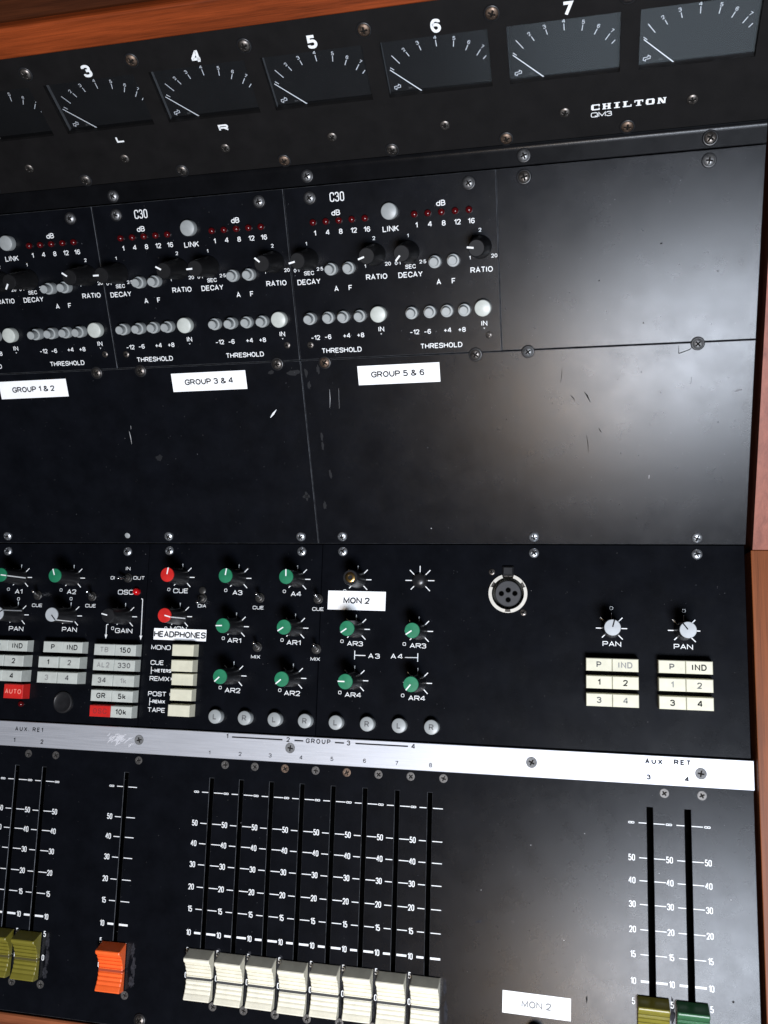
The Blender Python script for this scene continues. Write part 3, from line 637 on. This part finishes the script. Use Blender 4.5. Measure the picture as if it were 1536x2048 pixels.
# left: two return channels and the oscillator
m1 = module('black control module with oscillator buttons marked 150 to 10k', -415, -291.2)
L = MB()
for x, y, sk in ((-388.9, -24.3, ()), (-347.5, -24.3, ()), (-388.9, -50.5, ()), (-347.5, -50.4, ()), (-306.0, -50.1, ())): ticks(L, x, y, skip=sk)
for s, p in (('A1', (-389.45, -34.28)), ('A2', (-347.88, -33.87)), ('PAN', (-388.87, -60.25)), ('PAN', (-347.22, -59.83)), ('OSC', (-306.60, -33.55)), ('GAIN', (-306.07, -59.68))): WH(L, s, p, 3.2)
for p in ((-397.82, -32.76), (-356.17, -32.75), (-389.03, -39.46), (-347.87, -38.69), (-314.48, -58.22)): WH(L, '0', p, 2.1)
for s, p in (('CUE', (-373.88, -43.69)), ('CUE', (-332.43, -43.23)), ('IN', (-306.02, -17.34)), ('0I', (-317.19, -23.84)), ('OUT', (-297.41, -23.72))): WH(L, s, p, 2.3)
def arrow(pts):
    for i in range(len(pts)-1): L.bar(pts[i], pts[i+1], .5, .06+.004*i, WHITE)
    x, y = pts[-1]; L.add([(x-1.0, y, .07), (x+1.0, y, .07), (x, y-3.0, .07)], [(0, 2, 1)], WHITE)
arrow([(-317.89, -55.61), (-319.21, -55.92), (-319.07, -62.58)]); arrow([(-294.61, -37.83), (-293.56, -38.18), (-293.03, -62.66)])
L.part('lettering', m1)
knob(m1, -388.9, -24.3, 96, 'green'); knob(m1, -347.5, -24.3, -20, 'green'); knob(m1, -388.9, -50.5, 60, 'grey'); knob(m1, -347.5, -50.4, 138, 'grey'); knob(m1, -306.0, -50.1, 283, 'black')
toggle(m1, -373.6, -36.8, -371.8, -34.4); toggle(m1, -331.4, -36.9, -330.5, -33.8); toggle(m1, -305.2, -23.8, -308.6, -24.6, 9)
led(m1, -297.9, -33.1, 2.4, 4.0, mat('red_lens', (0.42, 0.004, 0.006), .2)); led(m1, -379.3, -111.4, 1.9, 2.6)
HB = 7.35
for x0, hs in ((-404.2, ((7, 7.2), (10.5, 10), (10.5, 10.8))), (-362.1, ((6.6, 7.2), (10.8, 9.2), (11, 10.6)))):
    for r_, (row, hh) in enumerate(zip((('P', 'IND'), ('1', '2'), ('3', '4')), hs)):
        for c_, (s, h) in enumerate(zip(row, hh)):
            faded = (x0 > -380 and (r_, c_) in ((1, 1), (2, 0), (2, 1)))
            rect_button(m1, x0+15.1*c_, x0+15.1*(c_+1), -68.2-10.15*r_, HB, h, CREAMG, s, (PALEINK if (r_, c_) == (2, 0) and faded else GREYINK) if faded else BLACKINK, 3.3)
rect_button(m1, -388.9, -373.9, -98.0, 9.4, 7.8, REDP, 'AUTO', REDINK, 3.0)
for r_, (a, b) in enumerate((('TB', '150'), ('AL2', '330'), ('34', '1k'), ('GR', '5k'), ('OSC', '10k'))):
    rect_button(m1, -322.9, -307.5, -68.9-10.1*r_, HB, 7.6, REDP if r_ == 4 else CREAMG, a, (PALEINK, PALEINK, GREYINK, BLACKINK, DARKREDINK)[r_], 3.3)
    rect_button(m1, -307.5, -292.0, -68.9-10.1*r_, HB, 7.6 if r_ != 2 else 7.3, CREAMG, b, (BLACKINK, GREYINK, PALEINK, BLACKINK, BLACKINK)[r_], 3.3)
mb = MB(); mb.lathe([(7.3, .05), (7.3, .9), (7.0, 1.5), (6.2, 1.7), (5.6, 1.4), (3, 1.2), (.1, 1.2)], KNOB, 40, -347.2, -109.0, cap=False); mb.part('blanking_plug', m1)
for x, y in ((-400.6, -5.8), (-307.1, -5.6)): screw(m1, 'zinc', x, y)

# middle: cue, monitor and the first two group columns
m2 = module('black control module with two red topped knobs and MONO CUE REMIX buttons', -291.0, -167.6)
L = MB()
KM = [(-265.6, -22.9, 8, 'red'), (-265.7, -49.2, 104, 'red'), (-225.0, -23.1, 8, 'green'), (-184.1, -23.3, -2, 'green'), (-225.0, -54.9, 268, 'green'), (-184.1, -54.9, 237, 'green'), (-225.0, -86.8, 227, 'green'), (-184.1, -86.9, 230, 'green')]
for x, y, a, c_ in KM: ticks(L, x, y); knob(m2, x, y, a, c_)
for s, p in (('CUE', (-266.01, -32.03)), ('MON', (-265.97, -57.44)), ('A3', (-225.16, -32.67)), ('A4', (-184.34, -32.92)), ('AR1', (-225.67, -64.15)), ('AR1', (-184.60, -64.40)), ('AR2', (-225.01, -96.36)), ('AR2', (-184.19, -96.58))): WH(L, s, p, 3.1)
for p in ((-274.77, -31.24), (-275.14, -57.29), (-233.56, -31.24), (-192.48, -31.34), (-233.45, -62.83), (-192.58, -62.94), (-233.74, -94.85), (-192.56, -94.94)): WH(L, '0', p, 2.1)
for s, p in (('CUE', (-210.09, -42.28)), ('CUE', (-169.04, -42.45)), ('MIX', (-210.22, -74.26)), ('MIX', (-169.56, -74.42)), ('DIA', (-249.91, -41.83))): WH(L, s, p, 2.2)
for s, p in (('MONO', (-277.72, -70.08)), ('CUE', (-279.79, -80.18)), ('REMIX', (-277.33, -90.71)), ('POST', (-278.30, -100.68)), ('TAPE', (-278.23, -111.18))): WH(L, s, p, 3.0, w=.88, g=.26)
WH(L, 'METERS', (-275.23, -85.43), 2.2, 'helv', t=.2, w=.66, g=.3); WH(L, 'REMIX', (-276.85, -105.70), 2.2, 'helv', t=.2, w=.66, g=.3)
for a, b in (((-283.77, -83.01), (-283.62, -87.79)), ((-283.37, -103.38), (-283.39, -108.37))):
    L.bar(a, b, .4, .06, WHITE); mx_, my_ = (a[0]+b[0])/2, (a[1]+b[1])/2; L.bar((mx_, my_), (mx_+2.0, my_), .4, .066, WHITE)
for p in ((-268.24, -90.56), (-268.43, -100.64)): L.add([(p[0]-.9, p[1]-1, .06), (p[0]+.9, p[1], .06), (p[0]-.9, p[1]+1, .06)], [(0, 1, 2)], WHITE)
L.part('lettering', m2)
for y1, h in ((-67.7, 7.6), (-77.8, 7.8), (-86.7, 5.8), (-96.6, 6.6), (-106.5, 8.4)): rect_button(m2, -266.0, -250.6, y1, 7.4, h, CREAM)
toggle(m2, -249.6, -36.8, -249.6, -40.2, 9); mb = MB(); mb.lathe([(2.4, .05), (2.4, .8), (1.6, 1.2), (.1, 1.2)], NUT, 20, -250.0, -31.6, cap=False); mb.part('nut', m2)
for x, y, a, b in ((-209.0, -35.9, -208.3, -33.6), (-168.9, -36.0, -168.5, -33.9), (-209.1, -67.9, -208.5, -65.2), (-168.9, -68.1, -168.2, -65.4)): toggle(m2, x, y, a, b)
for i in range(4): round_button(m2, -234.3+20.27*i, -113.1, 4.5, 5.2, GREYP, 'LR'[i % 2], GREYINK)
for x, y in ((-275.9, -4.9), (-181.5, -5.0)): screw(m2, 'zinc', x, y)

# right: wide module with the microphone socket
m3 = module('wide black control module with a round nickel four hole socket', -167.4, 91.3, [(-46.8-math.sqrt(10.7**2-y*y), -46.8+math.sqrt(10.7**2-y*y), -30.6+y-.41, -30.6+y+.41) for y in [-9.84+.82*i for i in range(25)]])
L = MB()
KR = [(-143.2, -54.7, 235, 'green'), (-102.4, -55.0, 236, 'green'), (-143.2, -86.9, 270, 'green'), (-102.4, -87.0, 219, 'green'), (15.0, -50.5, 15, 'grey'), (56.4, -50.9, -37, 'grey')]
for x, y, a, c_ in KR: ticks(L, x, y); knob(m3, x, y, a, c_)
ticks(L, -143.1, -23.1); ticks(L, -102.4, -23.2, 5.2, 9.3)
for s, p in (('AR3', (-143.52, -63.94)), ('AR3', (-102.69, -64.14)), ('AR4', (-143.70, -96.02)), ('AR4', (-102.67, -96.37)), ('PAN', (15.13, -59.71)), ('PAN', (55.84, -60.25))): WH(L, s, p, 3.0)
for s, p in (('A3', (-130.81, -71.34)), ('A4', (-116.07, -71.10))): WH(L, s, p, 3.1, g=.5)
for p in ((-152.18, -62.63), (-111.46, -63.27), (-152.39, -94.84), (-111.69, -95.04), (15.06, -38.42), (56.55, -39.23), (-151.50, -30.60)): WH(L, '0', p, 2.1)
L.bar((-143.48, -68.35), (-143.51, -73.87), .5, .06, WHITE); L.bar((-143.28, -71.21), (-136.44, -71.21), .5, .066, WHITE)
L.bar((-102.69, -68.78), (-102.67, -74.01), .5, .06, WHITE); L.bar((-110.83, -71.64), (-102.83, -71.50), .5, .066, WHITE)
L.part('lettering', m3)
k = put('knob', knob_body(5.5, 4.9, 19.0, KNOB), m3, None, -143.1, -23.1, 0, 0, label='black knob without its cap, brass collet showing')
mb = MB(); mb.lathe([(3.2, 18.6), (3.2, 19.4), (2.9, 19.6), (1.5, 19.6), (1.3, 18.9), (.1, 18.9)], BRASS, 30, cap=False); put('collet', mb.mesh('collet'), m3, parent=k)
mb = MB(); mb.lathe([(4.9, .05), (4.7, 1.2), (4.0, 2.4), (2.8, 3.2), (1.4, 3.6), (.1, 3.7)], KNOB, 32, -102.4, -23.2, cap=False); mb.part('rubber_grommet', m3)
for x0, rows in ((-.1, ((('P', GREYINK), ('IND', PALEINK)), (('1', BLACKINK), ('2', BLACKINK)), (('3', GREYINK), ('4', PALEINK)))), (41.0, ((('P', GREYINK), ('IND', BLACKINK)), (('1', PALEINK), ('2', GREYINK)), (('3', BLACKINK), ('4', BLACKINK))))):
    for r_, row in enumerate(rows):
        for c_, (s, ink) in enumerate(row): rect_button(m3, x0+15.05*c_, x0+15.05*(c_+1), -68.3-10.25*r_, HB, 7.6, CREAM, s, ink, 3.3)
for i in range(4, 8): round_button(m3, -234.3+20.27*i, -113.1, 4.5, 5.2, GREYP, 'LR'[i % 2], GREYINK)
# socket: notched ring, insert with four contact holes, release tab
SX, SY = -46.8, -30.6
mb = MB(); seg = 120
def ring(r0, r1, z0, z1, m, gaps=()):
    for k_ in range(seg):
        a0, a1 = 2*pi*k_/seg, 2*pi*(k_+1)/seg; mid_ = math.degrees((a0+a1)/2)
        if any(abs((mid_-g+180) % 360-180) < w_ for g, w_ in gaps): continue
        P = [(SX+r*cos(a), SY+r*sin(a)) for r in (r0, r1) for a in (a0, a1)]
        mb.add([(*P[0], z1), (*P[1], z1), (*P[3], z1), (*P[2], z1), (*P[0], z0), (*P[1], z0), (*P[3], z0), (*P[2], z0)], [(3, 2, 1, 0), (2, 3, 7, 6), (0, 1, 5, 4), (0, 4, 6, 2)[::-1] if False else (0, 2, 6, 4), (1, 5, 7, 3)], m)
ring(9.9, 11.9, 0, 1.6, NICKEL, ((90, 17), (31, 9), (151, 9), (270, 9.5))); ring(11.35, 11.9, 0.02, 1.59, NICKEL, ((90, 17),) + tuple((g, 100) for g in ()) ) if False else None
for g, w_ in ((31, 9), (151, 9), (270, 9.5)):
    for k_ in range(int(w_)):
        a0 = radians(g-w_+2*k_); a1 = radians(g-w_+2*k_+2)
        for r0, r1, z1, m in ((11.3, 11.9, 1.6, NICKEL), (9.9, 11.3, .5, OLDSTEEL)):
            mb.add([(SX+r0*cos(a0), SY+r0*sin(a0), z1), (SX+r1*cos(a0), SY+r1*sin(a0), z1), (SX+r1*cos(a1), SY+r1*sin(a1), z1), (SX+r0*cos(a1), SY+r0*sin(a1), z1)], [(0, 1, 2, 3)], m)
sock = mb.part('socket', m3)
mb = MB(); mb.lathe([(9.88, 1.4), (9.8, -6.5), (8.2, -6.5)], mat('olive_grey_metal', (.05, .048, .04), .4, .6), 48, SX, SY, cap=False)
mb.part('barrel', m3, parent=sock)
mb = MB(); IN_ = vary(mat('grey_insert', (.030, .030, .032), .5), 300, .85, 1.15); mb.lathe([(8.0, -7), (8.0, -.6), (7.6, -.2), (.1, -.2)], IN_, 48, SX, SY, cap=False)
for hx, hy in ((-4.1, -.1), (4.2, .1), (.1, 2.1), (.1, -3.9)):
    mb.lathe([(1.75, -.15), (1.35, -.12)], KNOBG, 24, SX+hx, SY+hy, cap=False); mb.lathe([(1.4, -.1), (.05, -.1)], DARK, 24, SX+hx, SY+hy, cap=False)
mb.part('insert', m3, parent=sock)
mb = MB(); mb.box(SX-3.3, SX+3.4, SY+11.2, SY+16.6, .05, 2.6, KNOB, .8, .2); mb.box(SX-2.9, SX+3.0, SY+10.2, SY+11.1, .05, 1.0, OLDSTEEL, .2); mb.part('release_tab', m3, parent=sock)
for x, y in ((-56.8, -17.4), (-37.3, -42.2)): screw(m3, 'small', x, y)
for x, y in ((-153.6, -4.9), (-31.0, -5.3), (64.7, -5.6)): screw(m3, 'zinc', x, y)

# ------------------------------------------------------------------ aluminium strip
st = Thing('label_strip', 'long brushed aluminium strip printed AUX RET and GROUP above the faders', 'label strip', FK, 0, -131)
smb = MB(); smb.plate(-450, 92.4, -139.6, -123.2, 0, 1.4, ALU, (), .25)
L = MB()
def IK(s, p, h, f='engr', m=BLACKINK, **k): text(L, s, p, h, f, m, 1.46, **k)
IK('AUX. RE1', ((-370.90, -127.12)[0], -128.0), 2.9, g=.55, t=.19); IK('1', ((-381.51, -135.99)[0], -135.6), 2.9); IK('2', ((-360.23, -135.53)[0], -135.7), 2.9)
yl = -127.0
for s, p in (('1', (-226.41, -125.20)), ('2', (-184.96, -125.26)), ('3', (-145.20, -125.33)), ('4', (-103.94, -125.26))): IK(s, (p[0], p[1]-.2), 3.0)
IK('GROUP', (-165.10, -125.54), 3.0, g=.5)
for a, b in (((-223.12, -125.63), (-188.75, -125.45)), ((-180.78, -125.52), (-174.86, -125.57)), ((-154.05, -125.55), (-148.14, -125.48)), ((-140.78, -125.45), (-107.27, -125.32))): L.bar((a[0], (a[1]+b[1])/2-.2), (b[0], (a[1]+b[1])/2-.2), .85, 1.46, BLACKINK)
for i, p in enumerate(((-238.09, -136.05), (-216.95, -135.75), (-196.53, -135.59), (-175.91, -135.76), (-155.65, -135.46), (-134.61, -135.44), (-114.15, -135.67), (-92.98, -135.72))): IK(str(i+1), (p[0], p[1]-.3), 2.5, 'helv')
IK('AUX.', (38.95, -126.57), 3.0, g=.55, t=.25); IK('RET.', (54.75, -126.27), 3.0, g=.55, t=.25); IK('3', (35.00, -135.41), 2.9, t=.25); IK('4', (56.14, -135.54), 2.9, t=.25)
L.part('lettering', st)
mb = smb
rr = random.Random(3)
for i in range(44):
    cx_ = -302.5 + rr.gauss(0, 4.0); cy_ = -130.6 + rr.gauss(0, 1.6); scr(mb, [(cx_-rr.uniform(.5, 2), cy_-rr.uniform(.2, 2)), (cx_, cy_), (cx_+rr.uniform(.5, 2), cy_+rr.uniform(.2, 1.6))], .8, RUBBED, 1.43+.002*i)
mb.part('strip', st)
for x, y in ((-288.4, -130.9), (-183.4, -130.6), (-32.0, -131.0), (63.8, -131.9)): screw(st, 'strip', x, y, None, 1.35)

# ------------------------------------------------------------------ fader panel
fp = Thing('fader_module', 'black lower panel with white decibel scales and long fader slots', 'fader module', FK, 0, -225)
GX = [-236.0+20.4*i for i in range(8)]; LX = [-378.3, -357.6]; OX = -296.5; RX = [35.4, 56.2]
SL = [(x-1.45, x+1.45, -283, -152.4) for x in LX+[OX]+GX] + [(x-1.8, x+1.8, -283, -152.4) for x in RX]
fmb = MB(); fmb.plate(-450, 92, -307.6, -139.2, -2.2, 0, PANEL_K, SL, .3, wall=DARK, edge=EDGE, hc=.22); dust(fmb, -80, 90, -300, -142, 90, 5); dust(fmb, -420, -90, -300, -142, 120, 6)
for a, b, c_, d in SL: mb = MB(); mb.box(a-3, b+3, c_-3, d+3, -8.9, -8, DARK); mb.part('fader_track', fp)
ROWS = [('~', -161.5, .5), ('50', -180.8, .5), ('40', -193.3, .5), ('30', -206.2, .5), ('20', -219.8, .5), ('15', -233.1, .5), ('10', -247.3, 1.25), ('5', -258.0, .5), ('0', -272.6, .5)]
L = MB()
def num(s, x, y):
    if s == '~': text(L, '~', (x, y), 2.1, 'cond', WHITE, w=1.0, t=.17)
    else: text(L, s, (x, y), 3.6, 'cond', WHITE)
for s, y, w_ in ROWS:
    for x in LX+[OX]+GX+RX: L.bar((x-6.3, y), (x-1.95, y), w_, .06, WHITE); L.bar((x+1.95, y), (x+8.1, y), w_, .06, WHITE)
    for x in LX: num(s, x-10.2, y)
    num(s, LX[1]+10.3, y)
    for x in [OX]+GX: num(s, x-10.1, y)
    for x in RX: num(s, x-10.4, y)
    num(s, RX[1]+10.5, y)
L.part('lettering', fp)
for x in (-370.6, -349.8, -288.4, 43.6, 64.2): screw(fp, 'csk', x, -144.2)
for i in range(8): screw(fp, 'cskrust' if i in (2, 4) else 'csk', -227.4+20.33*i, -143.6); screw(fp, 'csk', -227.2+20.4*i, -289.2)
for x, y in ((-368.7, -289.3), (-347.6, -289.0), (-287.3, -289.1), (43.8, -289), (64.4, -289)): screw(fp, 'csk', x, y)
screw(fp, 'old', -275.6, -302.4)
mb = fmb
for c_, rx, ry, sd in (((-283.6, -262.0), 1.6, 5, 1), ((-282.4, -272.0), 1.7, 7.5, 2), ((-283.2, -280.5), 2.2, 4, 3), ((-344.6, -262.5), 1.6, 5.5, 4), ((-344.3, -273), 1.6, 6, 5), ((-345.0, -281.5), 2.0, 4, 6), ((-82.0, -262), 1.3, 6, 7), ((-81.4, -276), 1.4, 8, 8),
                       ((-225.0, -256.0), 1.5, 1.3, 9), ((-204.6, -256.0), 1.2, 1.6, 10), ((-184.2, -256.0), 1.2, 1.4, 11), ((-143.4, -268), 1.2, 8, 12), ((-123.0, -270), 1.2, 9, 13), ((-102.6, -268), 1.3, 10, 14), ((45.8, -262), 1.4, 8, 15)):
    blotch(mb, c_, rx, ry, DUST, sd, z=.045, n=30)
for p in ((-61.43, -206.22), (-32.42, -178.55), (-1.39, -169.74), (-13.36, -229.69), (39.94, -188.59), (78.18, -199.58)): blotch(mb, p, .35, .3, SCUFF, 6, n=6)
blotch(mb, (-62.44, -223.96), 2.4, .9, DUST, 21, rot=.3); blotch(mb, (-0.74, -260.31), .5, 2.6, DARKSCUFF, 23)
blotch(mb, (77.84, -252.85), .75, .75, DARKSCUFF, 25, n=16); scr(mb, [(2.32, -248.41), (2.54, -250.04)], .4, DARKSCUFF)
mb.part('faceplate', fp)
mb = MB(); mb.lathe([(5.4, .3), (5.2, 8), (4.8, 9.5), (4.2, 10)], mat('maroon_plastic', (.035, .006, .008), .4), 32, -29.0, -282.0); mb.part('knob', fp)

# ------------------------------------------------------------------ fader caps
def cap_profile():
    """(y, h) along the top of a fader cap from its back edge over the rear ridge and the ribbed hollow to the front lip"""
    P = [(14.2, .9), (14.1, 1.2), (11.1, 8.8), (10.6, 9.25), (9.9, 9.2)]
    n = 9
    for i in range(n):
        u0 = i/n; u1 = (i+1)/n
        f = lambda u: 9.0 - 4.3*math.sin(pi*min(1, u*1.02))**.75 - 2.2*u
        y0 = 9.2-22.4*u0; y1 = 9.2-22.4*u1
        if i == 4: P += [(y0-.1, f(u0)), (y0-.55, f(u0)), ('line', y0-.55, y1+.5), (y1+.5, f(u1)), (y1, f(u1))]
        elif i < 4: P += [(y0-.15, f(u0)-.05), (y1+.75, f(u1)+.22), (y1+.15, f(u1)-.45)]
        else: P += [(y0-.15, f(u0)+.25), (y0-.7, f(u0)+.60), (y1+.2, f(u1)-.10)]
    P += [(-13.4, 6.9), (-13.9, 6.8), (-14.3, 6.3), (-14.5, 5.4), (-14.5, .9)]
    return P
def cap_body(name, m, W=17.0):
    mb = MB(); P = [p for p in cap_profile() if p[0] != 'line']; n = len(P); hw = W/2; r = .55
    def row(x, ins): return [(x, y, max(.9, h-ins) if 0 < i < n-1 else h) for i, (y, h) in enumerate(P)]
    secs = [row(-hw, r), row(-hw+.18, r*.35), row(-hw+r, 0), row(hw-r, 0), row(hw-.18, r*.35), row(hw, r)]
    vs = [v for s_ in secs for v in s_]; fs = []
    for a in range(5):
        for i in range(n-1): fs.append((a*n+i, (a+1)*n+i, (a+1)*n+i+1, a*n+i+1))
    mb.add(vs, [tuple(reversed(f)) for f in fs], m, False)
    for k_, flip in ((0, False), (5, True)):
        side = [(secs[k_][i]) for i in range(n)]; base = [(s_[0], s_[1], .9) for s_ in side]
        q = []
        for i in range(n-1):
            if abs(side[i][1]-side[i+1][1]) < 1e-6: continue
            q.append([side[i], side[i+1], base[i+1], base[i]])
        for f in q: mb.quad(f if not flip else f[::-1], m)
    return mb.mesh(name)
def cap_line(m=CAPLINE, W=17.0):
    mb = MB(); y0, y1 = [(p[1], p[2]) for p in cap_profile() if p[0] == 'line'][0]; y0 -= .35; y1 += .1
    f = lambda y: 9.0 - 4.3*math.sin(pi*min(1, (9.2-y)/22.4*1.02))**.75 - 2.2*(9.2-y)/22.4
    hw = W/2; z = f((y0+y1)/2)+.22
    ym = (y0+y1)/2; a, b = ym+.75, ym-.75
    mb.quad([(-hw+.4, b, z), (hw-.4, b, z), (hw-.4, a, z), (-hw+.4, a, z)], m)
    for s_ in (1, -1): mb.quad([(s_*(hw+.03), b, 1.0), (s_*(hw+.03), a, 1.0), (s_*(hw+.03), a, z-.5), (s_*(hw+.03), b, z-.5)], m); mb.quad([(s_*(hw-.4), b, z), (s_*(hw-.4), a, z), (s_*(hw+.03), a, z-.5), (s_*(hw+.03), b, z-.5)], m)
    return mb.mesh('centre_line')
LINE = {'white': cap_line(), 'orange': cap_line(mat('orange_rib_shade', (.30, .035, .008), .6)), 'olive': cap_line(mat('olive_groove_shade', (.055, .045, .008), .6)), 'green': cap_line(mat('dark_green_line', (.012, .04, .016), .6))}; STEM = MB(); STEM.box(-1.2, 1.2, -2.5, 2.5, -8, 1.2, BLACKSCREW); STEM = STEM.mesh('stem')  # orange and olive strips: rib and groove shade put into a darker colour
BODY = {'white': cap_body('cap_body_white', WHITECAP), 'orange': cap_body('cap_body_orange', ORANGECAP), 'olive': cap_body('cap_body_olive', OLIVECAP), 'shiny olive': cap_body('cap_body_shiny', vary(mat('shiny_olive_plastic', (0.19, 0.165, 0.026), 0.22), 140, .85, 1.06, .18, .28)), 'green': cap_body('cap_body_green', GREENCAP)}
def fader(kind, x, y, label, group=None, line=True):
    t = Thing('fader', label, 'fader', FK, x, y, group)
    b = put('cap', BODY[kind], t, None, x, y, 0, rng.uniform(-.008, .008))
    if line: put('centre_line', LINE[kind.split()[-1]], t, parent=b)
    put('stem', STEM, t, None, x, y, 0)
fader('olive', LX[0], -271.0, 'olive green ribbed fader cap cut by the left edge, below AUX RET 1', 'olive fader caps')
fader('olive', LX[1], -271.2, 'olive green ribbed fader cap in the slot below AUX RET 2', 'olive fader caps')
fader('orange', OX, -272.0, 'bright orange ribbed fader cap')
ORD = 'white ribbed fader cap in the slot below number %d of the aluminium strip'
for i, x in enumerate(GX): fader('white', x, -270.9+(.3, -.2, .15, -.35, .1, .4, -.1, -.3)[i]-.05*i, ORD % (i+1), 'white group fader caps')
fader('shiny olive', RX[0], -268.9, 'shiny olive fader cap in the slot below AUX RET 3, cut by the lower edge')
fader('green', RX[1], -269.3, 'bottle green fader cap in the slot below AUX RET 4, cut by the lower edge')
